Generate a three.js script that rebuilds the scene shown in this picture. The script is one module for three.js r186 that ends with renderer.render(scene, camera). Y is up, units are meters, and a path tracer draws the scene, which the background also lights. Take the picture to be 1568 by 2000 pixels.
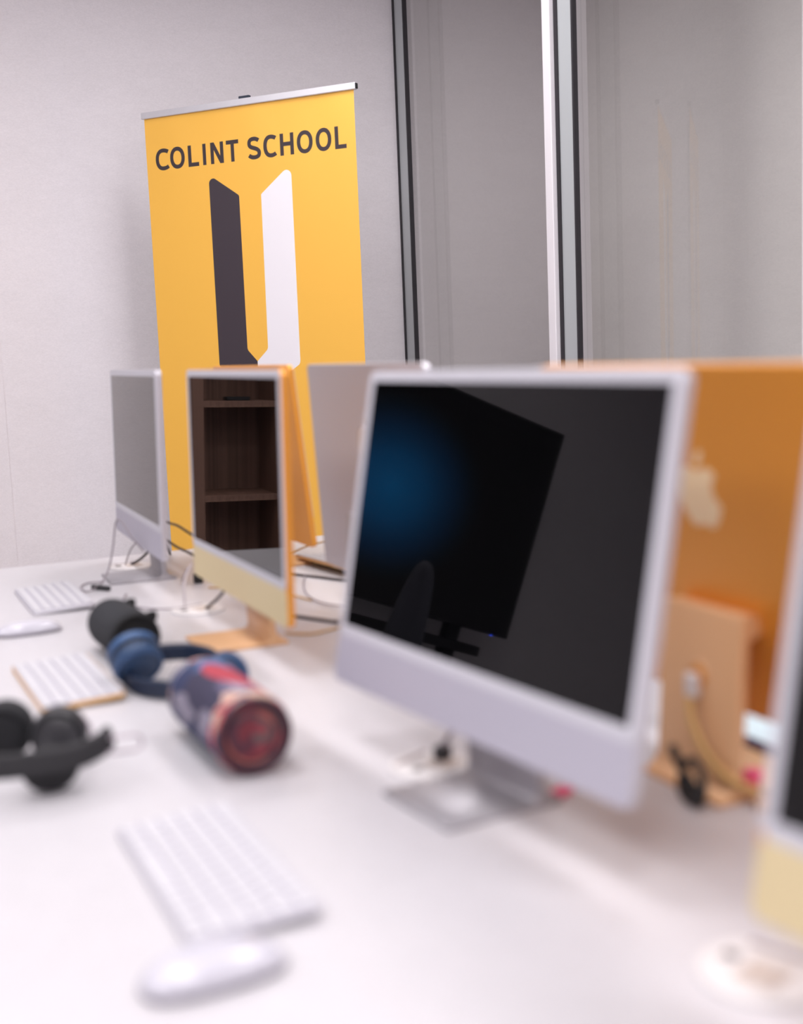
import * as THREE from 'three';
import { RoundedBoxGeometry } from 'three/addons/geometries/RoundedBoxGeometry.js';
import { mergeGeometries, toCreasedNormals } from 'three/addons/utils/BufferGeometryUtils.js';
import { RectAreaLightUniformsLib } from 'three/addons/lights/RectAreaLightUniformsLib.js';

// ---------------------------------------------------------------- camera, lights, exposure
const scene = new THREE.Scene();
scene.background = new THREE.Color(0x000000);
const renderer = new THREE.WebGLRenderer({ antialias: true });
renderer.toneMapping = THREE.LinearToneMapping;
renderer.toneMappingExposure = 1.0;
renderer.shadowMap.enabled = true;
RectAreaLightUniformsLib.init();

const DESK = 0.74;                                   // height of the desk top
// world axes follow the room: +z along the desk towards the viewer, +x across the desk, y up
const camera = new THREE.PerspectiveCamera(2 * Math.atan(1000 / 2439) * 180 / Math.PI, 0.784, 0.05, 60);
{
  const yaw = Math.PI / 2 - 1.15, pitch = 0.1288, roll = 0.0398;
  const X = new THREE.Vector3(Math.cos(yaw), 0, Math.sin(yaw)), Y = new THREE.Vector3(0, 1, 0), Z = new THREE.Vector3(Math.sin(yaw), 0, -Math.cos(yaw));
  const F = Z.clone().multiplyScalar(Math.cos(pitch)).addScaledVector(Y, -Math.sin(pitch));
  const Yp = Y.clone().multiplyScalar(Math.cos(pitch)).addScaledVector(Z, Math.sin(pitch));
  const right = X.clone().multiplyScalar(Math.cos(roll)).addScaledVector(Yp, -Math.sin(roll));
  const up = X.clone().multiplyScalar(Math.sin(roll)).addScaledVector(Yp, Math.cos(roll));
  camera.quaternion.setFromRotationMatrix(new THREE.Matrix4().makeBasis(right, up, F.clone().negate()));
  camera.position.set(0, DESK + 0.4667, 0);
  camera.focus = 4.45; camera.userData.fStop = 2.0;
}
scene.add(camera);

const CEIL = 2.8, LAMP = [1.0, 0.965, 0.985];
const PANELS = [1.45, 0.1, -1.4].flatMap((x) => [-3.3, -1.7, -0.1, 1.5].map((z) => [x, z]));
const PANEL_POWER = 12.6;
function areaLight(x, y, z, w, d, power) {
  const l = new THREE.RectAreaLight(new THREE.Color().setRGB(...LAMP), power, w, d);
  l.position.set(x, y, z); l.lookAt(x, y - 1, z); scene.add(l); return l;
}
for (const [x, z] of PANELS) areaLight(x, CEIL - 0.032, z, 0.56, 0.56, PANEL_POWER);

// ---------------------------------------------------------------- helpers
let seed = 7;
const rnd = () => { seed = (seed * 1664525 + 1013904223) >>> 0; return seed / 4294967296; };
const V = (x, y, z) => new THREE.Vector3(x, y, z);
const used = {};
function numbered(n) { if (!(n in used)) { used[n] = 0; return n; } used[n]++; return n + '_' + String(used[n]).padStart(3, '0'); }
function mesh(name, geo, mat, parent) {
  const m = new THREE.Mesh(Array.isArray(geo) ? (geo.length > 1 ? merge(geo) : geo[0]) : geo, mat);
  m.name = name; m.castShadow = m.receiveShadow = true; parent.add(m); return m;
}
function merge(list) {
  return mergeGeometries(list.map((g) => { g = g.index ? g.toNonIndexed() : g; for (const k of Object.keys(g.attributes)) if (!['position', 'normal', 'uv'].includes(k)) g.deleteAttribute(k); g.clearGroups(); return g; }));
}
function thing(name, label, category, p = [0, 0, 0], turn = 0, group) {
  const o = new THREE.Group(); o.name = numbered(name); o.position.set(...p); o.rotation.y = turn;
  o.userData = { label, category }; if (group) o.userData.group = group; scene.add(o); return o;
}
function single(name, geo, mat, label, category, group) {
  const m = mesh(numbered(name), geo, mat, scene); m.userData = { label, category }; if (group) m.userData.group = group; return m;
}
function struct(name, geo, mat, label) {
  const m = mesh(name, geo, mat, scene); m.userData = { kind: 'structure', label, category: name.split('_')[0] }; return m;
}
function structGroup(name, label) { const o = new THREE.Group(); o.name = name; o.userData = { kind: 'structure', label, category: name.split('_')[0] }; scene.add(o); return o; }
// box given by its low and high corners, edges rounded by r
function bx(x0, x1, y0, y1, z0, z1, r = 0) {
  const w = x1 - x0, h = y1 - y0, d = z1 - z0;
  const g = r ? new RoundedBoxGeometry(w, h, d, 2, r) : new THREE.BoxGeometry(w, h, d);
  g.translate((x0 + x1) / 2, (y0 + y1) / 2, (z0 + z1) / 2); return g;
}
function tube(pts, r, n = 40, seg = 8) { return new THREE.TubeGeometry(new THREE.CatmullRomCurve3(pts.map((p) => V(...p)), false, 'centripetal'), n, r, seg, false); }
function roundRect(w, h, r, cx = 0, cy = 0, P = THREE.Shape) {
  const s = new P(), x = cx - w / 2, y = cy - h / 2;
  s.moveTo(x + r, y); s.lineTo(x + w - r, y); s.absarc(x + w - r, y + r, r, -Math.PI / 2, 0); s.lineTo(x + w, y + h - r); s.absarc(x + w - r, y + h - r, r, 0, Math.PI / 2);
  s.lineTo(x + r, y + h); s.absarc(x + r, y + h - r, r, Math.PI / 2, Math.PI); s.lineTo(x, y + r); s.absarc(x + r, y + r, r, Math.PI, 1.5 * Math.PI); return s;
}
function slab(shape, depth, bevel = 0, seg = 2) {   // extruded along +z from z = 0 to z = depth
  const g = new THREE.ExtrudeGeometry(shape, { depth: depth - 2 * bevel, bevelEnabled: bevel > 0, bevelThickness: bevel, bevelSize: bevel, bevelOffset: -bevel, bevelSegments: seg, curveSegments: 10 });
  g.translate(0, 0, bevel); return g;
}
function canvas(w, h, draw, color = true) {
  const c = document.createElement('canvas'); c.width = w; c.height = h; draw(c.getContext('2d'), w, h);
  const t = new THREE.CanvasTexture(c); if (color) t.colorSpace = THREE.SRGBColorSpace; t.anisotropy = 8; return t;
}
function noiseTexture(n, lo, hi, grain) {   // fine and coarse grey grain, for relief or a faint tone
  const t = canvas(n, n, (c) => {
    const im = c.createImageData(n, n), a = [];
    for (const k of [8, 32, 128]) { const q = []; for (let i = 0; i < k * k; i++) q.push(rnd()); a.push([k, q]); }
    const at = ([k, q], x, y) => { const u = x * k, v = y * k, i = Math.floor(u), j = Math.floor(v), f = u - i, g = v - j, G = (m, l) => q[(l % k) * k + (m % k)]; return (G(i, j) * (1 - f) + G(i + 1, j) * f) * (1 - g) + (G(i, j + 1) * (1 - f) + G(i + 1, j + 1) * f) * g; };
    for (let y = 0; y < n; y++) for (let x = 0; x < n; x++) {
      const s = (at(a[0], x / n, y / n) + at(a[1], x / n, y / n) + at(a[2], x / n, y / n)) / 3 * (1 - grain) + rnd() * grain, v = lo + (hi - lo) * s, o = 4 * (y * n + x);
      im.data[o] = im.data[o + 1] = im.data[o + 2] = v; im.data[o + 3] = 255;
    }
    c.putImageData(im, 0, 0);
  }, true);
  t.wrapS = t.wrapT = THREE.RepeatWrapping; return t;
}
const M = (color, roughness = 0.6, extra = {}) => new THREE.MeshPhysicalMaterial({ color, roughness, ...extra });
const grainTone = noiseTexture(512, 238, 255, 0.5), plaster = noiseTexture(512, 0, 255, 0.35), weave = noiseTexture(256, 0, 255, 0.9);
const rep = (t, x, y = x) => { const c = t.clone(); c.repeat.set(x, y); c.needsUpdate = true; return c; };

// ---------------------------------------------------------------- materials
const mat = {
  wall: M(0xf1ecf0, 0.92, { map: rep(grainTone, 3), bumpMap: rep(plaster, 6), bumpScale: 0.00015 }),
  ceiling: M(0xefedee, 0.95, { map: rep(grainTone, 6) }),
  floor: M(0xb9b6bb, 0.95, { map: rep(grainTone, 12), bumpMap: rep(weave, 30), bumpScale: 0.001 }),
  desk: M(0xcbc8cc, 0.42, { map: rep(grainTone, 4) }),
  steel: M(0xd9d9dc, 0.45, { metalness: 0.3 }),
  mullion: M(0xf2eef2, 0.5),
  alu: M(0xbfc4c6, 0.45, { metalness: 0.2 }),
  gasket: M(0x2a272c, 0.7),
  glass: M(0xf8f8f7, 0.0, { transmission: 1, thickness: 0, ior: 1.5 }),
  hallWall: M(0xf6f3f2, 0.9, { map: rep(grainTone, 3) }),
  bezel: M(0xcdccd4, 0.4),
  screen: M(0x030304, 0.025, { ior: 1.5 }),
  silverBody: M(0xc6c3ca, 0.36, { metalness: 0.55 }), silverChin: M(0xbdbac7, 0.45, { metalness: 0.15 }), silverStand: M(0xaca9ae, 0.42, { metalness: 0.5 }),
  yellowBody: M(0xe3993a, 0.38, { metalness: 0.35 }), yellowChin: M(0xdfcda2, 0.45, { metalness: 0.1 }), yellowStand: M(0xdcaf84, 0.4, { metalness: 0.2 }),
  emblemYellow: M(0xf7deb4, 0.3), emblemSilver: M(0xe6e4ea, 0.15, { metalness: 0.6 }),
  port: M(0x2b2a2d, 0.6),
  silverKeys: M(0xd3d1d8, 0.4, { metalness: 0.4 }), yellowKeys: M(0xe0b47a, 0.4, { metalness: 0.35 }), keyCap: M(0xc8c6cb, 0.5), keyDeck: M(0xadaab6, 0.5),
  mouseShell: M(0xc8c6d0, 0.16, { clearcoat: 0.25, clearcoatRoughness: 0.1 }), mouseBase: M(0x8f8a94, 0.4, { metalness: 0.3 }),
  whitePlastic: M(0xd6d2d2, 0.45), warmPlastic: M(0xc2b5ad, 0.5), socketDark: M(0x40363c, 0.6), socketGrey: M(0x8f8386, 0.55),
  black: M(0x17171a, 0.6), blackRubber: M(0x0d0d0f, 0.75), blackCable: M(0x2c1d1c, 0.55), whiteCable: M(0xefecee, 0.5), greyCable: M(0x9b9299, 0.5), paleCable: M(0xb7aeb3, 0.5), tanCable: M(0xc9a368, 0.7),
  pink: M(0xf0628f, 0.6), tan: M(0xdcae7c, 0.6), purple: M(0x54405e, 0.6), paleBlue: M(0xcfe2ea, 0.7), paper: M(0xf6f2f0, 0.8),
  railSilver: M(0xd9d8dd, 0.35, { metalness: 0.4 }), clipDark: M(0x27303f, 0.5),
};

// ---------------------------------------------------------------- the room
const XR = 2.18, XL = -3.75, ZB = -4.78, ZF = 2.7, HALL = 2.95, T = 0.12;
struct('floor', bx(XL - T, HALL + T, -0.1, 0, ZB - T, ZF + T), mat.floor, 'grey carpet floor of the classroom');
struct('ceiling', bx(XL - T, HALL + T, CEIL, CEIL + 0.1, ZB - T, ZF + T), mat.ceiling, 'plain white ceiling');
struct('wall_back', [bx(XL - T, HALL + T, 0, CEIL, ZB - T, ZB), bx(XL, 0.566, 0, CEIL, ZB, ZB + 0.004)], mat.wall, 'off-white painted wall behind the yellow banner');
struct('wall_left', bx(XL - T, XL, 0, CEIL, ZB, ZF), mat.wall, 'off-white painted side wall');
struct('wall_front', bx(XL, HALL, 0, CEIL, ZF, ZF + T), mat.wall, 'off-white painted wall opposite the banner');
struct('wall_right', bx(HALL, HALL + T, 0, CEIL, ZB, ZF), mat.hallWall, 'pale wall close behind the glass partition');
// glass partition: bays of 1.19 m, each a pair of panes in an aluminium frame with dark gaskets, white posts between the bays
const bay = 1.19, bays = 6;
for (let i = 0; i < bays; i++) {
  const z0 = -4.785 + i * bay, z1 = Math.min(z0 + bay, ZF), g0 = z0 + (i ? 0.045 : 0);
  if (i) struct('trim_' + i, bx(XR - 0.012, XR + 0.13, 0, CEIL, z0 - 0.001, z0 + 0.044, 0.003), mat.mullion, 'slim white post between two bays of the glass partition');
  const w = structGroup('window_' + (i + 1), 'tall grey glass bay of the partition, doubly glazed');
  mesh('gasket', bx(XR + 0.004, XR + 0.022, 0, CEIL, g0, g0 + 0.02), mat.gasket, w);
  mesh('frame', bx(XR + 0.008, XR + 0.02, 0, CEIL, g0 + 0.02, g0 + 0.1), mat.alu, w);
  mesh('gasket', bx(XR + 0.005, XR + 0.021, 0, CEIL, g0 + 0.1, g0 + 0.11), mat.gasket, w);
  mesh('frame', bx(XR + 0.008, XR + 0.115, 0, 0.06, g0 + 0.11, z1 - 0.002), mat.alu, w);
  mesh('frame', bx(XR + 0.008, XR + 0.115, CEIL - 0.06, CEIL, g0 + 0.11, z1 - 0.002), mat.alu, w);
  for (const dx of [0.022, 0.092]) { const lo = dx < 0.05 ? g0 + 0.11 : g0 + 0.022, p = new THREE.PlaneGeometry(z1 - 0.002 - lo, CEIL - 0.12); p.rotateY(-Math.PI / 2); p.translate(XR + dx, CEIL / 2, (lo + z1 - 0.002) / 2); mesh('pane', p, mat.glass, w); }
}
// ceiling lamps
const glow = new THREE.MeshStandardMaterial({ color: 0xffffff, emissive: new THREE.Color().setRGB(...LAMP), emissiveIntensity: 3 });
function ceilingLamp(x, z, w, d, label, group) {
  const o = thing('ceiling_panel_light', label, 'lamp', [x, CEIL, z], 0, group);
  mesh('lamp_frame', [bx(-w / 2 - 0.02, w / 2 + 0.02, -0.03, 0, -d / 2 - 0.02, -d / 2), bx(-w / 2 - 0.02, w / 2 + 0.02, -0.03, 0, d / 2, d / 2 + 0.02), bx(-w / 2 - 0.02, -w / 2, -0.03, 0, -d / 2, d / 2), bx(w / 2, w / 2 + 0.02, -0.03, 0, -d / 2, d / 2)], mat.mullion, o);
  mesh('diffuser', bx(-w / 2, w / 2, -0.028, -0.002, -d / 2, d / 2), glow, o);
}
for (const [x, z] of PANELS) ceilingLamp(x, z, 0.56, 0.56, 'square white panel lamp on the classroom ceiling', 'classroom ceiling lamps');

// ---------------------------------------------------------------- desk
{
  const d = thing('long_desk', 'long white table carrying two rows of computers', 'table', [0.72, 0, -1.3]);
  mesh('tabletop', bx(-0.86, 0.86, DESK - 0.028, DESK, -1.705, 1.705, 0.004), mat.desk, d);
  for (const z of [-1.5, 0, 1.5]) {
    for (const x of [-0.72, 0.72]) mesh('leg', bx(x - 0.025, x + 0.025, 0, DESK - 0.068, z - 0.025, z + 0.025, 0.004), mat.steel, d);
    mesh('beam', bx(-0.745, 0.745, DESK - 0.068, DESK - 0.028, z - 0.02, z + 0.02), mat.steel, d);
  }
}

// ---------------------------------------------------------------- roll-up banner
{
  const L = V(1.0712, 0, -4.4877), R = V(1.6162, 0, -3.8354), c = L.clone().add(R).multiplyScalar(0.5);
  const b = thing('roll_up_banner', 'yellow roll-up banner with COLINT SCHOOL lettering and a black and white emblem', 'banner', [c.x, 0, c.z], Math.atan2(-(R.z - L.z), R.x - L.x));
  const Wf = 0.832, x0 = 0.009, yTop = 2.05, yBot = 0.07, S = 1000;
  const print = canvas(Math.round(Wf * S), Math.round((yTop - yBot) * S), (k, w, h) => {
    const X = (m) => (m - x0) * S, Y = (m) => (yTop - m) * S;
    k.fillStyle = '#fac04f'; k.fillRect(0, 0, w, h);
    k.strokeStyle = '#3a3034'; k.lineWidth = 0.0132 * S; k.lineJoin = 'miter'; k.lineCap = 'butt';
    const t = 0.0125 / 2, yb = 1.8655, yt = 1.9365;
    const oval = (a, b) => {   // a squarish oval between x = a and x = b
      const A = X(a + t), B = X(b - t), C = Y(yt - t + 0.0012), D = Y(yb + t - 0.0012), m = (A + B) / 2, n = (C + D) / 2, q = 0.6, hx = (B - A) / 2, hy = (D - C) / 2;
      return { A, B, C, D, m, n, kx: hx * q, ky: hy * q, hx, hy };
    };
    const letterO = (a, b) => { const o = oval(a, b); k.beginPath(); k.moveTo(o.m, o.C); k.bezierCurveTo(o.m + o.kx, o.C, o.B, o.n - o.ky, o.B, o.n); k.bezierCurveTo(o.B, o.n + o.ky, o.m + o.kx, o.D, o.m, o.D); k.bezierCurveTo(o.m - o.kx, o.D, o.A, o.n + o.ky, o.A, o.n); k.bezierCurveTo(o.A, o.n - o.ky, o.m - o.kx, o.C, o.m, o.C); k.closePath(); k.stroke(); };
    const letterC = (a, b) => { const o = oval(a, b + 0.003); k.beginPath(); k.moveTo(X(b) - 1, o.C + o.hy * 0.19); k.bezierCurveTo(o.m + o.hx * 0.75, o.C + 1, o.m + o.hx * 0.3, o.C, o.m + o.hx * 0.12, o.C); k.bezierCurveTo(o.m - o.kx, o.C, o.A, o.n - o.ky, o.A, o.n); k.bezierCurveTo(o.A, o.n + o.ky, o.m - o.kx, o.D, o.m + o.hx * 0.12, o.D); k.bezierCurveTo(o.m + o.hx * 0.3, o.D, o.m + o.hx * 0.75, o.D - 1, X(b) - 1, o.D - o.hy * 0.19); k.stroke(); };
    const line = (...p) => { k.beginPath(); p.forEach(([x, y], i) => (i ? k.lineTo(X(x), Y(y)) : k.moveTo(X(x), Y(y)))); k.stroke(); };
    const letterL = (a, b) => line([a + t, yt], [a + t, yb + t], [b, yb + t]);
    letterC(0.048, 0.103); letterO(0.110, 0.170); letterL(0.185, 0.228); line([0.2515, yb], [0.2515, yt]);
    k.fillStyle = '#3a3034';
    line([0.278 + t, yb], [0.278 + t, yt]); line([0.330 - t, yb], [0.330 - t, yt]);
    k.beginPath(); [[0.278, yt], [0.2925, yt], [0.330, yb], [0.3155, yb]].forEach(([x, y], i) => (i ? k.lineTo(X(x), Y(y)) : k.moveTo(X(x), Y(y)))); k.fill();
    line([0.342, yt - t], [0.392, yt - t]); line([0.367, yb], [0.367, yt]);
    { const o = oval(0.428, 0.4805), W = o.B - o.A; k.beginPath(); k.moveTo(o.B - W * 0.03, o.C + o.hy * 0.22); k.bezierCurveTo(o.m + W * 0.25, o.C, o.m + W * 0.1, o.C, o.m, o.C); k.bezierCurveTo(o.A + W * 0.1, o.C, o.A + 1, o.C + o.hy * 0.25, o.A + 1, o.C + o.hy * 0.5); k.bezierCurveTo(o.A + 1, o.C + o.hy * 0.85, o.m - W * 0.2, o.n - o.hy * 0.08, o.m, o.n); k.bezierCurveTo(o.m + W * 0.2, o.n + o.hy * 0.1, o.B, o.n + o.hy * 0.2, o.B, o.D - o.hy * 0.46); k.bezierCurveTo(o.B, o.D - o.hy * 0.15, o.B - W * 0.15, o.D, o.m - W * 0.02, o.D); k.bezierCurveTo(o.m - W * 0.2, o.D, o.m - W * 0.35, o.D - o.hy * 0.06, o.A - W * 0.02, o.D - o.hy * 0.26); k.stroke(); }
    letterC(0.4915, 0.540); line([0.556 + t, yb], [0.556 + t, yt]); line([0.608 - t, yb], [0.608 - t, yt]); line([0.556, 1.902], [0.608, 1.902]);
    letterO(0.621, 0.680); letterO(0.6925, 0.751); letterL(0.765, 0.807);
    const bar = (fill, p) => {   // polygon with each corner rounded by its own radius
      k.fillStyle = fill; k.beginPath(); const n = p.length, a = p[n - 1], m = p[0]; k.moveTo((X(a[0]) + X(m[0])) / 2, (Y(a[1]) + Y(m[1])) / 2);
      for (let i = 0; i < n; i++) { const q = p[i], r = p[(i + 1) % n]; k.arcTo(X(q[0]), Y(q[1]), X(r[0]), Y(r[1]), q[2] * S); }
      k.closePath(); k.fill();
    };
    bar('#3d343c', [[0.2645, 1.832, 0.017], [0.384, 1.752, 0.012], [0.384, 1.229, 0.02], [0.4225, 1.1885, 0.001], [0.4225, 1.068, 0.001], [0.2645, 1.175, 0.02]]);
    bar('#f4f1f6', [[0.594, 1.838, 0.02], [0.594, 1.175, 0.02], [0.4225, 1.068, 0.001], [0.4225, 1.1885, 0.001], [0.4675, 1.229, 0.02], [0.472, 1.748, 0.008]]);
  });
  const g = new THREE.BoxGeometry(Wf, yTop - yBot, 0.0008, 24, 60, 1), p = g.attributes.position;
  for (let i = 0; i < p.count; i++) {   // faint ripples just under the rail
    const x = p.getX(i), y = p.getY(i), d = (yTop - yBot) / 2 - y, e = Math.exp(-d / 0.07);
    p.setZ(i, p.getZ(i) + (d < 0.012 ? 0 : 1) * e * d * 0.05 * (Math.sin(x * 17 + 1) + 0.6 * Math.sin(x * 39)) + 0.0015 * Math.sin(x * 7) * Math.min(1, d));
  }
  g.computeVertexNormals(); g.translate(0, (yTop + yBot) / 2, 0);
  const vinyl = M(0xffffff, 0.5, { map: print, bumpMap: rep(weave, 2, 4), bumpScale: 0.0001 }), backing = M(0xd8d0c4, 0.7);
  const f = mesh('printed_sheet', g, [backing, backing, backing, backing, vinyl, backing], b);
  f.userData.label = 'yellow vinyl sheet reading COLINT SCHOOL over a black and white bar emblem';
  mesh('top_rail', bx(-0.425, 0.425, 2.044, 2.067, -0.008, 0.008, 0.003), mat.railSilver, b).userData.label = 'silver clamp rail';
  mesh('rail_end', bx(0.4245, 0.428, 2.047, 2.064, -0.007, 0.007, 0.001), mat.black, b);
  mesh('clip', bx(-0.022, 0.02, 2.062, 2.076, -0.011, 0.002, 0.002), mat.clipDark, b).userData.label = 'dark blue pole clip';
  mesh('pole', bx(-0.009, 0.009, 0.06, 2.066, -0.026, -0.0105, 0.004), mat.railSilver, b);
  mesh('cassette', bx(-0.435, 0.435, 0.012, 0.085, -0.05, 0.03, 0.012), mat.railSilver, b);
  for (const s of [-0.3, 0.3]) mesh('foot', bx(s - 0.02, s + 0.02, 0, 0.014, -0.16, 0.13, 0.004), mat.railSilver, b);
}

// ---------------------------------------------------------------- computers
const PW = 0.547, PH = 0.376, BZ = 0.0133, CH = 0.056, THK = 0.0115, PIV = 0.2;
const geoComputer = (() => {
  const yB = 0.072 - PIV, cy = yB + PH / 2, g = {};
  g.body = slab(roundRect(PW, PH, 0.012, 0, cy), THK, 0.0018, 3); g.body.translate(0, 0, -THK);
  const bh = PH - CH - 0.0015, by = yB + CH + bh / 2, bez = roundRect(PW - 0.003, bh, 0.0105, 0, by);
  const sw = PW - 2 * BZ, sTop = yB + PH - BZ, sh = 0.2935, sy = sTop - sh / 2;
  bez.holes.push(roundRect(sw, sh, 0.0015, 0, sy, THREE.Path));
  g.bezel = slab(bez, 0.0016, 0.0003, 1); g.bezel.translate(0, 0, -0.0006);
  g.screen = slab(roundRect(sw, sh, 0.0012, 0, sy), 0.0012); g.screen.translate(0, 0, -0.0005);
  g.chin = slab(roundRect(PW - 0.003, CH, 0.0105, 0, yB + CH / 2 + 0.0008), 0.0013, 0.0003, 1); g.chin.translate(0, 0, -0.0006);
  // emblem on the back: a bitten fruit with a leaf, 62 mm wide
  const a = new THREE.Shape();
  a.moveTo(0, 19); a.bezierCurveTo(4, 19, 9, 23, 15, 22.5); a.bezierCurveTo(20, 22, 24, 19, 26, 15.5); a.bezierCurveTo(16, 9.5, 15, -5, 28, -11.5); a.bezierCurveTo(25, -21, 17, -33, 10.5, -33); a.bezierCurveTo(6, -33, 4, -30.5, 0, -30.5);
  a.bezierCurveTo(-4, -30.5, -7, -33, -11, -33); a.bezierCurveTo(-18, -33, -29, -17, -29, -3); a.bezierCurveTo(-29, 13, -20, 22.5, -11.5, 22.5); a.bezierCurveTo(-7, 22.5, -3, 19, 0, 19);
  const leaf = new THREE.Shape(); leaf.moveTo(-0.5, 24.5); leaf.bezierCurveTo(-1.2, 31.5, 5, 38, 12, 38.8); leaf.bezierCurveTo(12.5, 31.5, 6.5, 24.5, -0.5, 24.5);
  g.emblem = new THREE.ExtrudeGeometry([a, leaf], { depth: 0.6, bevelEnabled: false, curveSegments: 10 });
  g.emblem.scale(0.00115, 0.00115, 0.001); g.emblem.rotateY(Math.PI); g.emblem.translate(0, yB + 0.244, -THK + 0.0002);
  // stand: a foot, and an upright leaning forward out of it, bent from one plate; drawn in side view (x = forward, y = up)
  const s = new THREE.Shape();
  s.moveTo(-0.075, 0.0); s.lineTo(0.063, 0); s.lineTo(0.065, 0.0015); s.lineTo(0.065, 0.0045); s.lineTo(0.063, 0.006); s.lineTo(-0.034, 0.006);
  s.quadraticCurveTo(-0.045, 0.007, -0.0445, 0.02); s.lineTo(-0.0345, 0.186); s.quadraticCurveTo(-0.0335, 0.191, -0.036, 0.191); s.lineTo(-0.041, 0.191); s.quadraticCurveTo(-0.0435, 0.191, -0.044, 0.187);
  s.lineTo(-0.0545, 0.024); s.quadraticCurveTo(-0.057, 0.008, -0.075, 0.005);
  const plate = slab(s, 0.13, 0.0012, 2); plate.translate(0, 0, -0.065); plate.rotateY(-Math.PI / 2);   // forward -> +z, width -> x
  g.stand = toCreasedNormals(plate, 0.6);
  g.hinge = new THREE.CylinderGeometry(0.013, 0.013, 0.118, 24); g.hinge.rotateZ(Math.PI / 2); g.hinge.translate(0, 0.178, -0.0295);
  g.ring = new THREE.TorusGeometry(0.0145, 0.0018, 8, 32); g.hole = new THREE.CylinderGeometry(0.0145, 0.0145, 0.0006, 32); g.hole.rotateX(Math.PI / 2);
  return g;
})();
function computer(kind, label, x, z, yo, tilt, rear) {
  const o = thing('desktop_computer', label, 'computer', [x, DESK, z], (rear ? Math.PI / 2 : -Math.PI / 2) - yo, kind + ' all-in-one computers on the long desk'), G = geoComputer;
  const b = mat[kind + 'Body'];
  const d = mesh('display', G.body, b, o); d.position.set(0, PIV, -0.011); d.rotation.x = -tilt;
  mesh('bezel', G.bezel, mat.bezel, d); mesh('screen', G.screen, mat.screen, d); mesh('chin', G.chin, mat[kind + 'Chin'], d);
  mesh('emblem', G.emblem, kind === 'yellow' ? mat.emblemYellow : mat.emblemSilver, d);
  const s = mesh('stand', G.stand, mat[kind + 'Stand'], o);
  mesh('hinge', G.hinge, mat[kind + 'Stand'], o);
  const r = mesh('cable_hole', G.ring, mat[kind + 'Stand'], s); r.position.set(0, 0.118, -0.0487); r.rotation.x = 0.06;
  const h = mesh('opening', G.hole, b, s); h.position.set(0, 0.118, -0.0489); h.rotation.x = 0.06;
  return o;
}
computer('silver', 'silver computer at the far end of the desk with a grey cable over its chin', 0.562, -2.677, 0.042, 0.027);
computer('yellow', 'yellow-framed computer whose dark screen mirrors a brown bookcase', 0.564, -1.96, 0.015, 0.023);
computer('silver', 'silver computer whose dark screen mirrors a television and a chair', 0.562, -1.118, -0.098, 0.187);
computer('yellow', 'pale yellow computer beside the white socket disc that has nothing plugged in', 0.576, -0.377, -0.097, 0.184);
computer('yellow', 'yellow computer seen from behind, back to back with the bookcase-mirroring one', 0.876, -2.66, 0, 0.091, true);
computer('silver', 'silver computer seen from behind, between two yellow ones in the far row', 0.832, -1.934, 0.033, 0.05, true);
computer('yellow', 'orange-yellow computer seen from behind with a pale fruit emblem and plugged cable', 0.842, -1.033, 0, 0.2, true);

// ---------------------------------------------------------------- keyboards and mice
const geoKeys = (() => {
  const g = { caps: {} };
  const s = roundRect(0.279, 0.115, 0.008); g.base = slab(s, 0.0065, 0.001, 2); g.base.rotateX(-Math.PI / 2);   // lies flat, thickness up
  g.cap = (w) => (g.caps[w] ||= (() => { const c = slab(roundRect(w, 0.0145, 0.0022), 0.0022, 0.0005, 1); c.rotateX(-Math.PI / 2); return c; })());
  g.deck = slab(roundRect(0.2755, 0.1115, 0.0065), 0.0008, 0.0002, 1); g.deck.rotateX(-Math.PI / 2); g.deck.translate(0, 0.006, 0);
  g.rows = [[1.5, ...Array(12).fill(1), 1], [...Array(13).fill(1), 1.5], [1.5, ...Array(13).fill(1)], [1.75, ...Array(11).fill(1), 1.75], [2.25, ...Array(10).fill(1), 2.25], [1, 1, 1, 1.25, 5, 1.25, 1, 1, 1, 1]].map((r) => { const t = r.reduce((p, q) => p + q, 0); let x = -0.135; return r.map((k) => { const w = k / t * 0.27; const c = [x + w / 2, Math.round((w - 0.0026) * 1e4) / 1e4]; x += w; return c; }); });
  return g;
})();
function keyboard(kind, label, p, turn, tiltX = 0.055, roll = 0) {
  const o = thing('keyboard', label, 'keyboard', p, turn, 'slim keyboards on the long desk');
  o.rotation.order = 'YXZ'; o.rotation.x = tiltX; o.rotation.z = roll;
  mesh('base', geoKeys.base, mat[kind + 'Keys'], o);
  mesh('deck', geoKeys.deck, mat.keyDeck, o);
  geoKeys.rows.forEach((r, j) => r.forEach(([x, w]) => { const k = mesh('key', geoKeys.cap(w), mat.keyCap, o); k.position.set(x, 0.0064, -0.0465 + j * 0.0186); }));
  return o;
}
const FRONT = -Math.PI / 2, kh = DESK + 0.0034;
keyboard('silver', 'silver keyboard by the far-end computer', [0.361, kh, -2.519], FRONT);
keyboard('yellow', 'gold-edged keyboard lying beside the black and blue headsets', [0.272, kh, -1.833], FRONT + 0.018);
keyboard('silver', 'silver keyboard lying in front of the white mouse', [0.275, kh, -1.071], FRONT);
keyboard('yellow', 'gold-edged keyboard lying crooked on cables behind the second row', [0.985, DESK + 0.0082, -2.52], -FRONT + 0.07, 0.09, -0.02);
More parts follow.
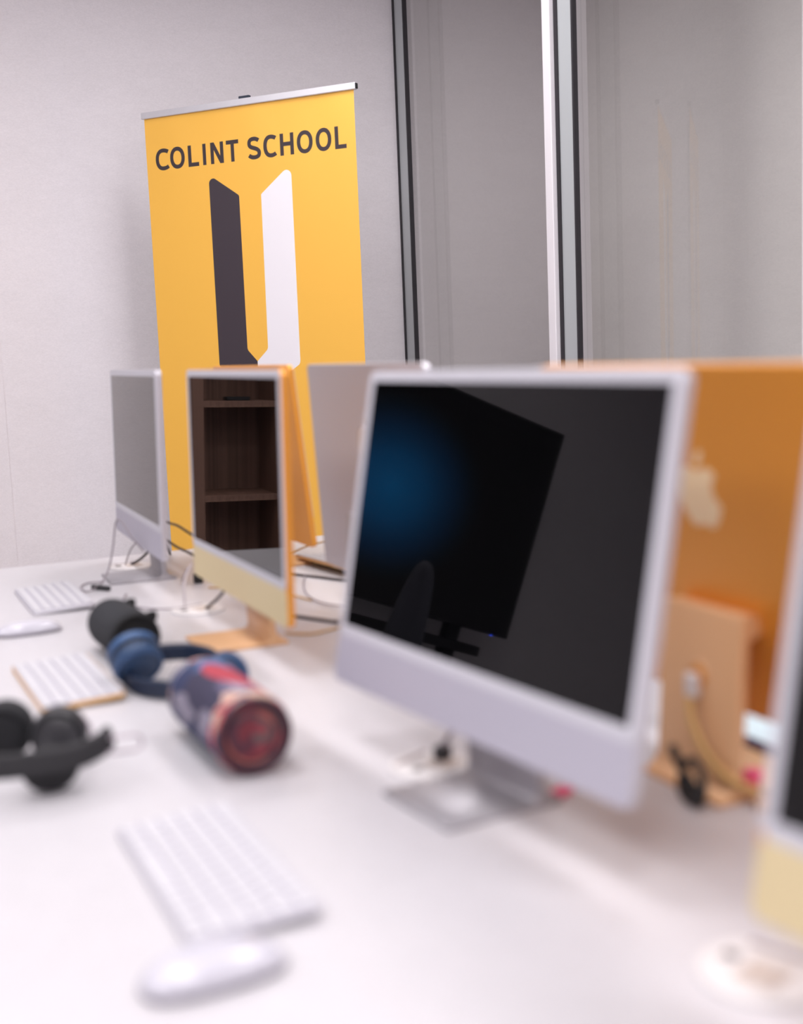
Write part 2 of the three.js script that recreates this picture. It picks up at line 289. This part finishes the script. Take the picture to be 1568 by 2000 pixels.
function mouse(label, p, turn) {
  const o = thing('computer_mouse', label, 'mouse', p, turn, 'white mice on the desk');
  const nu = 48, nv = 14, top = [], idx = [], L = 0.0568, Wd = 0.0286;
  for (let j = 0; j <= nv; j++) for (let i = 0; i <= nu; i++) {
    const a = i / nu * 2 * Math.PI, s = Math.sin(j / nv * Math.PI / 2), ca = Math.cos(a), sa = Math.sin(a), e = (q) => Math.sign(q) * Math.pow(Math.abs(q), 0.72);
    const x = Wd * e(ca) * s, z = L * e(sa) * s, r2 = s * s, lift = 0.0215 * Math.pow(Math.max(0, 1 - 0.62 * Math.pow(s * Math.abs(e(sa)), 2.2) - 0.38 * Math.pow(s * Math.abs(e(ca)), 4)), 0.9);
    top.push(x, 0.006 + (lift - 0.0) * (1 - Math.pow(r2, 7)) * 0.72, z);
    if (i < nu && j < nv) { const q = j * (nu + 1) + i; idx.push(q, q + 1, q + nu + 1, q + 1, q + nu + 2, q + nu + 1); }
  }
  const g = new THREE.BufferGeometry(); g.setAttribute('position', new THREE.Float32BufferAttribute(top, 3)); g.setIndex(idx.map((v, i) => idx[i - (i % 3) + [0, 2, 1][i % 3]])); g.computeVertexNormals();
  mesh('shell', g, mat.mouseShell, o);
  const s = new THREE.Shape(); for (let i = 0; i < 48; i++) { const a = i / 48 * 2 * Math.PI, e = (q) => Math.sign(q) * Math.pow(Math.abs(q), 0.72); const f = [Wd * e(Math.cos(a)), L * e(Math.sin(a))]; i ? s.lineTo(...f) : s.moveTo(...f); }
  const b = slab(s, 0.0062, 0.0025, 3); b.rotateX(-Math.PI / 2); mesh('underside', b, mat.mouseBase, o).userData.label = 'grey aluminium underside';
}
mouse('white mouse beside the keyboard that has no headset near it', [0.224, DESK, -0.882], FRONT + 0.05);
mouse('white mouse next to the black cylinder speaker, by the far keyboard', [0.274, DESK, -2.235], FRONT + 0.02);

// ---------------------------------------------------------------- round desk sockets
function socketDisc(label, x, z, turn = 0) {
  const o = thing('desk_socket', label, 'socket', [x, DESK, z], turn, 'round desk sockets');
  const pr = [[0, 0], [0.05, 0], [0.05, 0.002], [0.0485, 0.0035], [0.045, 0.004], [0.0435, 0.0032], [0.0425, 0.0032], [0.0415, 0.0045], [0, 0.0045]].map(([a, b]) => new THREE.Vector2(a, b));
  mesh('disc', new THREE.LatheGeometry(pr, 48), mat.whitePlastic, o);
  mesh('cable_slot', bx(-0.028, 0.028, 0.0042, 0.0052, -0.034, -0.026, 0.0004), mat.socketGrey, o);
  mesh('usb_port', bx(-0.034, -0.022, 0.0042, 0.0053, -0.007, 0.004, 0.0004), mat.socketDark, o);
  mesh('outlet', [bx(-0.012, 0.022, 0.0042, 0.0056, -0.008, 0.028, 0.0005)], mat.warmPlastic, o);
  for (const s of [-1, 1]) { const c = new THREE.CylinderGeometry(0.0026, 0.0026, 0.0004, 12); c.translate(0.005 + s * 0.0095, 0.0058, 0.01); mesh('outlet_hole', c, mat.socketGrey, o); }
  return o;
}
const spots = [['white round desk socket with nothing plugged in', 0.587, -0.69, -1.2], ['white round desk socket by the stand of the television-mirroring computer', 0.578, -1.232, 0.5], ['white round desk socket beside the bookcase-mirroring computer', 0.583, -2.25, 0.3], ['white round desk socket behind the far-end computer stand', 0.583, -2.83, 0.1]];
for (const [l, x, z, t] of spots) socketDisc(l, x, z, t);

// ---------------------------------------------------------------- speakers
function speaker(name, label, A, B, r, skin, endMat, ringMat, feet) {
  const a = V(...A), b = V(...B), len = a.distanceTo(b), o = thing(name, label, 'speaker', [(A[0] + B[0]) / 2, DESK, (A[2] + B[2]) / 2], Math.atan2(b.x - a.x, b.z - a.z));
  const lay = (g) => { g.rotateX(Math.PI / 2); g.translate(0, r, 0); return g; };   // axis y -> z, resting on the desk
  const h = len / 2, pr = [[r * 0.86, -h + 0.002], [r * 0.94, -h + 0.004], [r * 0.985, -h + 0.012], [r, -h + 0.03], [r, h - 0.03], [r * 0.985, h - 0.012], [r * 0.94, h - 0.004], [r * 0.86, h - 0.002]].map(([x, y]) => new THREE.Vector2(x, y));
  mesh('fabric_sleeve', lay(new THREE.LatheGeometry(pr, 48)), skin, o);
  for (const s of [-1, 1]) {
    const e = [[0, -0.008], [r * 0.4, -0.007], [r * 0.52, -0.005], [r * 0.62, -0.009], [r * 0.78, -0.004], [r * 0.87, 0]].map(([x, y]) => new THREE.Vector2(x, s * (h - 0.001 + y))); if (s < 0) e.reverse();
    mesh('end_diaphragm', lay(new THREE.LatheGeometry(e, 40)), endMat, o);
    const t = new THREE.TorusGeometry(r * 0.87, 0.0035, 8, 40); t.translate(0, r, s * (h - 0.003)); mesh('end_ring', t, ringMat, o);
  }
  if (feet) for (const z of [-h + 0.022, h - 0.012]) { const f = new RoundedBoxGeometry(0.016, 0.016, 0.012, 2, 0.004); f.translate(r * 0.72, r + r * 0.74, z); mesh('strap_lug', f, mat.blackRubber, o); }
  return o;
}
const camo = canvas(1024, 1024, (k, w, h) => {
  const cols = ['#7a7488', '#2c3458', '#c4505c', '#56729c', '#9a94a6', '#d6b4a4', '#8b8596', '#5f7484', '#343048', '#6a7088'];
  k.fillStyle = '#5c5670'; k.fillRect(0, 0, w, h);
  for (let n = 0; n < 260; n++) {
    const x = rnd() * w, y = rnd() * h, R = 24 + rnd() * 62; k.fillStyle = cols[Math.floor(rnd() * cols.length)];
    const q = []; for (let i = 0; i < 9; i++) { const a = i / 9 * 6.283; q.push([x + Math.cos(a) * R * (0.5 + rnd()) * 1.2, y + Math.sin(a) * R * (0.4 + rnd() * 0.7)]); }
    for (const ox of [-w, 0, w]) { k.beginPath(); q.forEach(([px, py], i) => { const [nx, ny] = q[(i + 1) % 9], m = [(px + nx) / 2 + ox, (py + ny) / 2]; i ? k.quadraticCurveTo(px + ox, py, ...m) : k.moveTo(...m); }); const [f0, f1] = [q[0], q[1]]; k.quadraticCurveTo(f0[0] + ox, f0[1], (f0[0] + f1[0]) / 2 + ox, (f0[1] + f1[1]) / 2); k.fill(); }
  }
  for (let n = 0; n < 26; n++) {   // red patches gather towards one end
    k.fillStyle = ['#c4505c', '#a83c4a', '#cf6a68', '#d8b8a6'][n % 4]; const x = rnd() * w, y = h * (0.08 + 0.42 * rnd());
    for (const ox of [-w, 0, w]) { k.beginPath(); k.ellipse(x + ox, y, 50 + (n % 5) * 16, 32 + (n % 3) * 16, n, 0, 6.3); k.fill(); }
  }
});
camo.wrapS = THREE.RepeatWrapping;
const endPrint = canvas(512, 512, (k, w, h) => {
  k.fillStyle = '#6d2530'; k.fillRect(0, 0, w, h); const cols = ['#8c3a40', '#4a2030', '#a3564a', '#5a4a4a', '#7c2b3a', '#3a2233'];
  for (let n = 0; n < 40; n++) { k.fillStyle = cols[n % 6]; k.beginPath(); k.ellipse(rnd() * w, rnd() * h, 30 + rnd() * 70, 25 + rnd() * 60, rnd() * 3, 0, 6.3); k.fill(); }
  k.fillStyle = '#2a1424'; k.fillRect(0, 0, w, h * 0.3);
});
speaker('portable_speaker', 'cylindrical portable speaker in red, blue and grey camouflage fabric', [0.392, 0, -1.525], [0.394, 0, -1.302], 0.0465, M(0xffffff, 0.85, { map: camo, bumpMap: rep(weave, 6), bumpScale: 0.0004 }), M(0xffffff, 0.6, { map: endPrint }), M(0x4a2430, 0.7));
speaker('portable_speaker', 'black fabric-covered cylinder speaker lying behind the blue headset', [0.383, 0, -2.05], [0.392, 0, -1.895], 0.041, M(0x2a2b30, 0.9, { bumpMap: rep(weave, 6), bumpScale: 0.0005 }), mat.blackRubber, mat.blackRubber, true);
{ const t = single('paper_tag', bx(-0.004, 0.004, 0, 0.028, -0.0008, 0.0008), M(0xb39d7c, 0.8), 'small tan tag standing at the black speaker', 'tag'); t.position.set(0.44, DESK, -2.0); t.rotation.set(0, 1.1, 0); }

// ---------------------------------------------------------------- headsets
const blueA = M(0x2d4669, 0.45, { sheen: 0.2 }), blueB = M(0x14233c, 0.5), blueC = M(0x3f5f8c, 0.45), blueD = M(0x0c1526, 0.8);
function strip(pts, w, t, upright = true, n = 48) {   // a flat band of width w and thickness t along a curve
  const c = new THREE.CatmullRomCurve3(pts.map((p) => V(...p)), false, 'centripetal'), q = [], up = V(0, 1, 0), pos = [], idx = [];
  const rim = []; for (let i = 0; i < 16; i++) { const a = i / 16 * 2 * Math.PI, e = (v) => Math.sign(v) * Math.pow(Math.abs(v), 0.6); rim.push([e(Math.cos(a)) * t / 2, e(Math.sin(a)) * w / 2]); }
  for (let i = 0; i <= n; i++) {
    const p = c.getPoint(i / n), d = c.getTangent(i / n), side = V().crossVectors(d, up).normalize(), b = V().crossVectors(side, d).normalize();
    for (const [u, v] of rim) { const r = p.clone().addScaledVector(upright ? side : b, u).addScaledVector(upright ? b : side, v); pos.push(r.x, r.y, r.z); }
  }
  for (let i = 0; i < n; i++) for (let j = 0; j < 16; j++) { const a = i * 16 + j, b = i * 16 + (j + 1) % 16; idx.push(a, b, a + 16, b, b + 16, a + 16); }
  for (const s of [0, n]) { const o = s * 16; for (let j = 1; j < 15; j++) s ? idx.push(o, o + j, o + j + 1) : idx.push(o, o + j + 1, o + j); }
  const g = new THREE.BufferGeometry(); g.setAttribute('position', new THREE.Float32BufferAttribute(pos, 3)); g.setIndex(idx); g.computeVertexNormals(); return g;
}
function cup(parent, p, n, rx, ry, th, shell, ring, pad, roll = 0) {   // ear cup at p, its outer face looking along n
  const mk = (prof, m, name, par) => { const g = new THREE.LatheGeometry(prof.map(([a, b]) => new THREE.Vector2(a, b)), 40); g.rotateX(Math.PI / 2); g.scale(rx, ry, 1); return mesh(name, g, m, par); };
  const c = mk([[1.0, -th * 0.15], [1.0, th * 0.15], [0.94, th * 0.3], [0.86, th * 0.36], [0.80, th * 0.30], [0.74, th * 0.30], [0.66, th * 0.40], [0.3, th * 0.46], [0, th * 0.47]], shell, 'ear_cup', parent);
  c.position.set(...p); c.lookAt(p[0] + n[0], p[1] + n[1], p[2] + n[2]); c.rotateZ(roll);
  mk([[0.95, th * 0.31], [0.9, th * 0.39], [0.83, th * 0.37], [0.82, th * 0.3]], ring, 'cup_ring', c);
  mk([[0, -th * 0.2], [0.45, -th * 0.3], [0.6, -th * 0.62], [0.8, -th * 0.7], [0.96, -th * 0.55], [1.02, -th * 0.3], [0.98, -th * 0.1]], pad, 'ear_pad', c);
  return c;
}
{
  const o = thing('headphones', 'folded blue over-ear headphones lying between the two speakers', 'headphones', [0.40, DESK, -1.71]);
  const at = (x, y, z) => [x - 0.40, y, z + 1.71];
  const c1 = cup(o, at(0.361, 0.0385, -1.752), [0.5, 0.02, -0.85], 0.037, 0.043, 0.03, blueA, blueC, blueD, 0.35);
  const ring = new THREE.TorusGeometry(0.0275, 0.0125, 14, 44); ring.scale(0.95, 1.1, 0.85); ring.translate(0, 0, -0.0195); mesh('ear_cushion', ring, blueC, c1);
  cup(o, at(0.452, 0.036, -1.612), [0.2, 1, 0.2], 0.03, 0.034, 0.03, blueA, blueC, blueB);
  mesh('headband', strip([at(0.385, 0.036, -1.80), at(0.415, 0.036, -1.80), at(0.447, 0.035, -1.788), at(0.468, 0.033, -1.745), at(0.466, 0.028, -1.69), at(0.458, 0.024, -1.64)], 0.026, 0.011), blueB, o);
  mesh('yoke', strip([at(0.343, 0.02, -1.755), at(0.352, 0.0145, -1.715), at(0.375, 0.0155, -1.672), at(0.398, 0.0165, -1.645), at(0.43, 0.018, -1.625)], 0.026, 0.010), blueB, o);
}
{
  const o = thing('headphones', 'black on-ear headphones with bent wire arms on the desk', 'headphones', [0.17, DESK, -1.42]);
  const at = (x, y, z) => [x - 0.17, y, z + 1.42], pad = M(0x1b1b1f, 0.85), band = M(0x2b2a2d, 0.8, { bumpMap: rep(weave, 8), bumpScale: 0.0004 }), disc = M(0x3b3a3e, 0.35), wire = M(0xb3a7af, 0.3, { metalness: 0.3 });
  mesh('headband', strip([at(0.02, 0.03, -1.47), at(0.05, 0.036, -1.405), at(0.10, 0.042, -1.365), at(0.15, 0.043, -1.348), at(0.20, 0.042, -1.350), at(0.235, 0.046, -1.366), at(0.247, 0.05, -1.378)], 0.028, 0.012), band, o);
  cup(o, at(0.150, 0.0365, -1.515), [-0.5, 0.5, 0.6], 0.033, 0.034, 0.034, pad, pad, pad);
  cup(o, at(0.203, 0.0375, -1.452), [-0.45, 0.75, 0.75], 0.032, 0.034, 0.036, disc, pad, pad);
  { const q = new THREE.SphereGeometry(1, 28, 18); q.scale(0.031, 0.026, 0.018); q.translate(...at(0.180, 0.0265, -1.372)); mesh('band_cushion', q, band, o); }
  const loop = (pts) => new THREE.TubeGeometry(new THREE.CatmullRomCurve3(pts.map((p) => V(...p)), false, 'centripetal'), 60, 0.0019, 8);
  mesh('wire_arm', loop([at(0.238, 0.052, -1.366), at(0.262, 0.049, -1.374), at(0.277, 0.047, -1.378), at(0.283, 0.042, -1.380), at(0.283, 0.034, -1.380), at(0.277, 0.030, -1.378), at(0.26, 0.032, -1.373), at(0.236, 0.036, -1.364)]), wire, o);
  mesh('wire_arm', loop([at(0.208, 0.058, -1.475), at(0.222, 0.06, -1.475), at(0.234, 0.052, -1.466), at(0.240, 0.04, -1.455), at(0.239, 0.028, -1.445), at(0.23, 0.03, -1.43)]), wire, o);
}

// ---------------------------------------------------------------- cables and small things on the desk
const Y = (p) => p.map(([x, y, z]) => [x, y + DESK, z]);
const cable = (label, m, r, ...p) => single('cable', tube(Y(p), r, 60), m, label, 'cable');
cable('black cable arching above another from behind the far-end computer', mat.blackCable, 0.0028, [0.70, 0.003, -2.93], [0.68, 0.05, -2.89], [0.667, 0.094, -2.837], [0.665, 0.1, -2.753], [0.665, 0.102, -2.707], [0.665, 0.098, -2.62], [0.667, 0.091, -2.55], [0.685, 0.05, -2.44], [0.72, 0.012, -2.36], [0.75, 0.003, -2.30]);
cable('black cable sagging below the arching one behind the far-end computer', mat.blackCable, 0.0028, [0.69, 0.003, -2.96], [0.675, 0.04, -2.9], [0.667, 0.06, -2.846], [0.665, 0.056, -2.798], [0.665, 0.052, -2.719], [0.667, 0.051, -2.601], [0.69, 0.03, -2.5], [0.72, 0.004, -2.42]);
cable('short black cable rising from the socket behind the far-end computer', mat.blackCable, 0.003, [0.585, 0.006, -2.83], [0.59, 0.012, -2.81], [0.60, 0.028, -2.775], [0.605, 0.05, -2.73], [0.602, 0.09, -2.68]);
cable('thin white cable rising from the socket behind the far-end computer', mat.greyCable, 0.0017, [0.572, 0.006, -2.835], [0.575, 0.02, -2.825], [0.58, 0.045, -2.80], [0.59, 0.07, -2.76], [0.597, 0.1, -2.7]);
cable('thin grey cable drooping over the chin of the far-end computer', mat.greyCable, 0.0019, [0.556, 0.075, -2.56], [0.535, 0.105, -2.565], [0.525, 0.132, -2.6], [0.522, 0.134, -2.64], [0.52, 0.12, -2.655], [0.512, 0.075, -2.655], [0.50, 0.03, -2.655], [0.485, 0.010, -2.64], [0.470, 0.008, -2.60], [0.452, 0.008, -2.567]);
cable('thin grey cable loop lying beside the far keyboard', mat.greyCable, 0.0017, [0.49, 0.003, -2.66], [0.455, 0.003, -2.66], [0.436, 0.003, -2.63], [0.430, 0.003, -2.58], [0.436, 0.004, -2.555], [0.452, 0.006, -2.56]);
{ const c = single('cable_plug', [bx(-0.006, 0.006, 0, 0.010, -0.026, 0.026, 0.003)], mat.port, 'dark plug lying beside the far keyboard', 'plug'); c.position.set(0.466, DESK, -2.575); c.rotation.y = 0.5; }
{ const c = single('cable_plug', [bx(-0.009, 0.009, 0, 0.02, -0.009, 0.009, 0.003)], mat.black, 'small black plug behind the far-end computer stand', 'plug'); c.position.set(0.66, DESK, -2.53); }
cable('grey cable lying in a shallow curve in front of the far-end computer stand', mat.greyCable, 0.0014, [0.50, 0.002, -2.49], [0.48, 0.002, -2.42], [0.49, 0.002, -2.34], [0.53, 0.002, -2.29], [0.56, 0.006, -2.262]);
cable('white cable standing up from the socket beside the bookcase-mirroring computer', mat.paleCable, 0.0017, [0.562, 0.006, -2.262], [0.562, 0.03, -2.264], [0.568, 0.05, -2.28], [0.59, 0.07, -2.32], [0.62, 0.06, -2.42], [0.625, 0.03, -2.5], [0.63, 0.003, -2.55]);
cable('dark cable leaving the socket beside the bookcase-mirroring computer', mat.blackCable, 0.0028, [0.594, 0.006, -2.232], [0.597, 0.014, -2.215], [0.603, 0.03, -2.185], [0.607, 0.055, -2.14], [0.605, 0.09, -2.06], [0.6, 0.115, -1.97]);
cable('pale yellow cable lying behind the bookcase-mirroring computer', mat.tanCable, 0.0018, [0.66, 0.003, -2.45], [0.70, 0.003, -2.41], [0.76, 0.003, -2.33], [0.79, 0.003, -2.2]);
cable('black cable lying across the desk behind the bookcase-mirroring computer', mat.blackCable, 0.003, [0.69, 0.003, -2.14], [0.718, 0.003, -2.074], [0.735, 0.003, -2.04], [0.755, 0.003, -2.0], [0.78, 0.003, -1.93]);
cable('dark cable crossing the desk below the crooked keyboard', mat.blackCable, 0.0028, [0.83, 0.003, -2.55], [0.861, 0.003, -2.48], [0.885, 0.003, -2.43], [0.909, 0.003, -2.379], [0.95, 0.003, -2.30]);
cable('brown cable arching above the crooked keyboard', mat.tanCable, 0.002, [0.935, 0.004, -2.74], [0.965, 0.025, -2.70], [1.01, 0.042, -2.64], [1.06, 0.042, -2.54], [1.10, 0.02, -2.43], [1.12, 0.004, -2.36]);
cable('thin grey cable hanging in a wide bow behind the bookcase-mirroring computer', mat.greyCable, 0.0015, [0.869, 0.003, -2.453], [0.825, 0.003, -2.34], [0.800, 0.003, -2.24], [0.798, 0.003, -2.16], [0.823, 0.003, -2.11], [0.86, 0.003, -2.07]);
cable('thin tan cable lying behind the television-mirroring computer', mat.tanCable, 0.002, [0.655, 0.003, -1.96], [0.69, 0.003, -1.93], [0.718, 0.003, -1.938], [0.75, 0.003, -1.95]);
// plugs and leads at the socket under the television-mirroring computer
{ const c = single('cable_plug', [bx(-0.009, 0.009, 0, 0.016, -0.008, 0.008, 0.003)], mat.port, 'dark plug pushed into the socket under the television-mirroring computer', 'plug'); c.position.set(0.592, DESK + 0.0047, -1.236); c.rotation.y = 0.5; }
cable('black lead rising from the plug under the television-mirroring computer', mat.greyCable, 0.003, [0.592, 0.018, -1.236], [0.598, 0.03, -1.232], [0.606, 0.05, -1.222], [0.612, 0.08, -1.2], [0.605, 0.11, -1.15]);
{ const c = single('paper_note', [bx(-0.012, 0.012, 0, 0.006, -0.008, 0.008, 0.002)], mat.pink, 'small pink tab lying behind the television-mirroring computer foot', 'note'); c.position.set(0.655, DESK, -1.083); c.rotation.y = 0.4; }
// things around the stand of the emblem-bearing computer
{ const c = single('cable_plug', [bx(-0.012, 0.0, -0.013, 0.013, -0.008, 0.008, 0.004)], mat.whitePlastic, 'white plug in the cable hole of the emblem-bearing computer stand', 'plug'); c.position.set(0.793, DESK + 0.109, -1.035); }
cable('yellow woven lead running down from the white plug', mat.tanCable, 0.0042, [0.785, 0.098, -1.035], [0.78, 0.085, -1.03], [0.776, 0.065, -1.015], [0.776, 0.045, -0.995], [0.783, 0.028, -0.975], [0.80, 0.018, -0.955], [0.83, 0.012, -0.94]);
cable('tangled black lead at the heel of the emblem-bearing computer stand', mat.black, 0.0045, [0.754, 0.005, -0.985], [0.757, 0.02, -1.005], [0.757, 0.046, -1.03], [0.753, 0.05, -1.022], [0.752, 0.036, -1.008], [0.757, 0.044, -0.998], [0.756, 0.036, -0.982], [0.75, 0.016, -0.972], [0.748, 0.006, -0.98], [0.745, 0.012, -0.997], [0.747, 0.03, -1.0], [0.748, 0.024, -0.985], [0.746, 0.008, -0.968]);
{ const c = single('paper_note', [bx(-0.012, 0.012, 0, 0.014, -0.010, 0.010, 0.004)], mat.pink, 'crumpled pink scrap on the foot of the emblem-bearing computer', 'note'); c.position.set(0.832, DESK + 0.0062, -0.998); c.rotation.y = 0.6; }
{ const c = single('cable_adapter', [bx(-0.011, 0.011, 0, 0.012, -0.02, 0.02, 0.003)], mat.tan, 'tan adapter lying beside the emblem-bearing computer foot', 'adapter'); c.position.set(0.815, DESK, -0.94); c.rotation.y = 1.1; }
{
  const o = thing('notebook', 'pale blue notebook with a dark purple spine under the emblem-bearing computer', 'notebook', [0.982, DESK, -1.085], 0.0);
  mesh('pages', bx(-0.066, 0.068, 0.001, 0.013, -0.088, 0.088), mat.paper, o);
  mesh('cover', bx(-0.066, 0.07, 0.013, 0.0145, -0.09, 0.09, 0.0005), mat.paleBlue, o);
  mesh('spine', bx(-0.072, -0.065, 0, 0.0145, -0.09, 0.09, 0.002), mat.purple, o).userData.label = 'dark purple spine';
}

// ---------------------------------------------------------------- what the screens mirror: bookcase, television, chair
{
  const wood = canvas(512, 512, (k, w, h) => { k.fillStyle = '#94705f'; k.fillRect(0, 0, w, h); for (let i = 0; i < 420; i++) { k.fillStyle = rnd() < 0.5 ? 'rgba(40,24,20,0.16)' : 'rgba(120,88,76,0.13)'; const x = rnd() * w; k.fillRect(x, rnd() * h - h / 2, 1 + rnd() * 3, h * (0.3 + rnd())); } });
  wood.wrapS = wood.wrapT = THREE.RepeatWrapping;
  const m = M(0xffffff, 0.6, { map: wood });
  const o = thing('bookcase', 'tall dark brown bookcase against the back wall', 'bookcase', [-0.30, 0, -4.63]);
  for (const x of [-0.32, 0, 0.32]) mesh('upright_panel', bx(x - 0.02, x + 0.02, 0, 2.0, -0.13, 0.13, 0.001), m, o);
  for (const y of [0.0, 0.355, 0.705, 1.055, 1.405, 1.755]) for (const x of [-0.3, 0.02]) mesh('shelf', bx(x, x + 0.28, y, y + 0.024, -0.128, 0.125, 0.001), m, o);
  mesh('top_board', bx(-0.34, 0.34, 2.0, 2.025, -0.13, 0.132, 0.001), m, o);
  mesh('back_panel', bx(-0.335, 0.335, 0, 2.0, -0.136, -0.13), m, o);
  const b = single('small_box', bx(-0.045, 0.045, 0, 0.014, -0.03, 0.03, 0.003), mat.black, 'small flat black box on a shelf of the bookcase', 'box'); b.position.set(-0.14, 1.079, -4.56);
}
{
  const Wt = 1.74, Ht = 0.995, cx = -2.53 + Wt / 2, cy = DESK + 0.615, zt = -4.47;
  const o = thing('television', 'large black television with a blue glow on its dark picture', 'television', [cx, cy, zt]);
  mesh('housing', bx(-Wt / 2, Wt / 2, -Ht / 2, Ht / 2, -0.05, 0, 0.004), mat.black, o);
  const pic = canvas(512, 288, (k, w, h) => { k.fillStyle = '#000'; k.fillRect(0, 0, w, h); k.save(); k.translate(w / 2, h * 0.5); k.scale(1.25, 1); const g = k.createRadialGradient(0, 0, 0, 0, 0, h * 0.42); g.addColorStop(0, '#0a6fae'); g.addColorStop(0.35, '#08588e'); g.addColorStop(0.7, '#032a4a'); g.addColorStop(1, '#000'); k.fillStyle = g; k.fillRect(-w, -h, 2 * w, 2 * h); k.restore(); });
  const scr = new THREE.PlaneGeometry(Wt - 0.02, Ht - 0.02); scr.translate(0, 0, 0.0006);
  mesh('picture', scr, new THREE.MeshPhysicalMaterial({ color: 0x050506, roughness: 0.25, emissive: 0xffffff, emissiveMap: pic, emissiveIntensity: 2.0 }), o).userData.label = 'dark picture with a blue glow in the middle';
  mesh('power_light', bx(-Wt / 2 + 0.10, -Wt / 2 + 0.108, -Ht / 2 - 0.004, -Ht / 2 + 0.002, 0, 0.003), new THREE.MeshStandardMaterial({ color: 0x111133, emissive: 0x3355ff, emissiveIntensity: 12 }), o);
  const s = thing('television_stand', 'black floor stand with two posts and a crossbar under the television', 'stand', [cx, 0, zt - 0.09]);
  for (const x of [-0.60, 0.60]) { mesh('post', bx(x - 0.035, x + 0.035, 0.05, DESK + 0.7, -0.03, 0.03, 0.004), mat.black, s); mesh('foot', bx(x - 0.03, x + 0.03, 0, 0.05, -0.2, 0.42, 0.008), mat.black, s); }
  mesh('crossbar', bx(-0.74, 0.74, DESK + 0.005, DESK + 0.05, 0.03, 0.075, 0.004), mat.black, s);
  mesh('lower_bar', bx(-0.565, 0.565, 0.4, 0.44, -0.02, 0.02, 0.004), mat.black, s);
}
{
  const o = thing('office_chair', 'black office chair with a tall slim backrest', 'chair', [-0.33, 0.0, -2.73], 2.228);
  const cloth = M(0x484852, 0.9, { bumpMap: rep(weave, 6), bumpScale: 0.0006 });
  mesh('seat', bx(-0.24, 0.24, 0.43, 0.5, -0.24, 0.24, 0.03), cloth, o);
  const n = 18, sh = new THREE.Shape(); // backrest in side view: leaning back, thicker low down
  const prof = [[-0.20, 0.52], [-0.165, 0.56], [-0.155, 0.66], [-0.16, 0.78], [-0.172, 0.9], [-0.19, 0.99], [-0.212, 1.022], [-0.24, 1.0], [-0.255, 0.9], [-0.262, 0.75], [-0.262, 0.6], [-0.24, 0.52]];
  prof.forEach(([a, b], i) => (i ? sh.lineTo(a, b) : sh.moveTo(a, b)));
  const bk = slab(new THREE.Shape(new THREE.SplineCurve(prof.concat([prof[0]]).map((p) => new THREE.Vector2(...p))).getPoints(60)), 0.42, 0.02, 4); bk.translate(0, 0, -0.21); bk.rotateY(-Math.PI / 2); mesh('backrest', toCreasedNormals(bk, 0.8), cloth, o);
  mesh('back_bracket', tube([[0, 0.42, -0.1], [0, 0.43, -0.25], [0, 0.52, -0.28], [0, 0.66, -0.265]], 0.018, 24), mat.black, o);
  mesh('gas_column', new THREE.CylinderGeometry(0.025, 0.03, 0.36, 20).translate(0, 0.25, 0), mat.black, o);
  for (let i = 0; i < 5; i++) { const a = i / 5 * 2 * Math.PI, c = Math.cos(a), s = Math.sin(a); mesh('base_arm', tube([[0, 0.1, 0], [0.15 * c, 0.09, 0.15 * s], [0.3 * c, 0.065, 0.3 * s]], 0.018, 12), mat.black, o); const w = new THREE.CylinderGeometry(0.028, 0.028, 0.04, 16); w.rotateX(Math.PI / 2); w.rotateY(-a); w.translate(0.3 * c, 0.028, 0.3 * s); mesh('castor', w, mat.blackRubber, o); }
}

renderer.render(scene, camera);
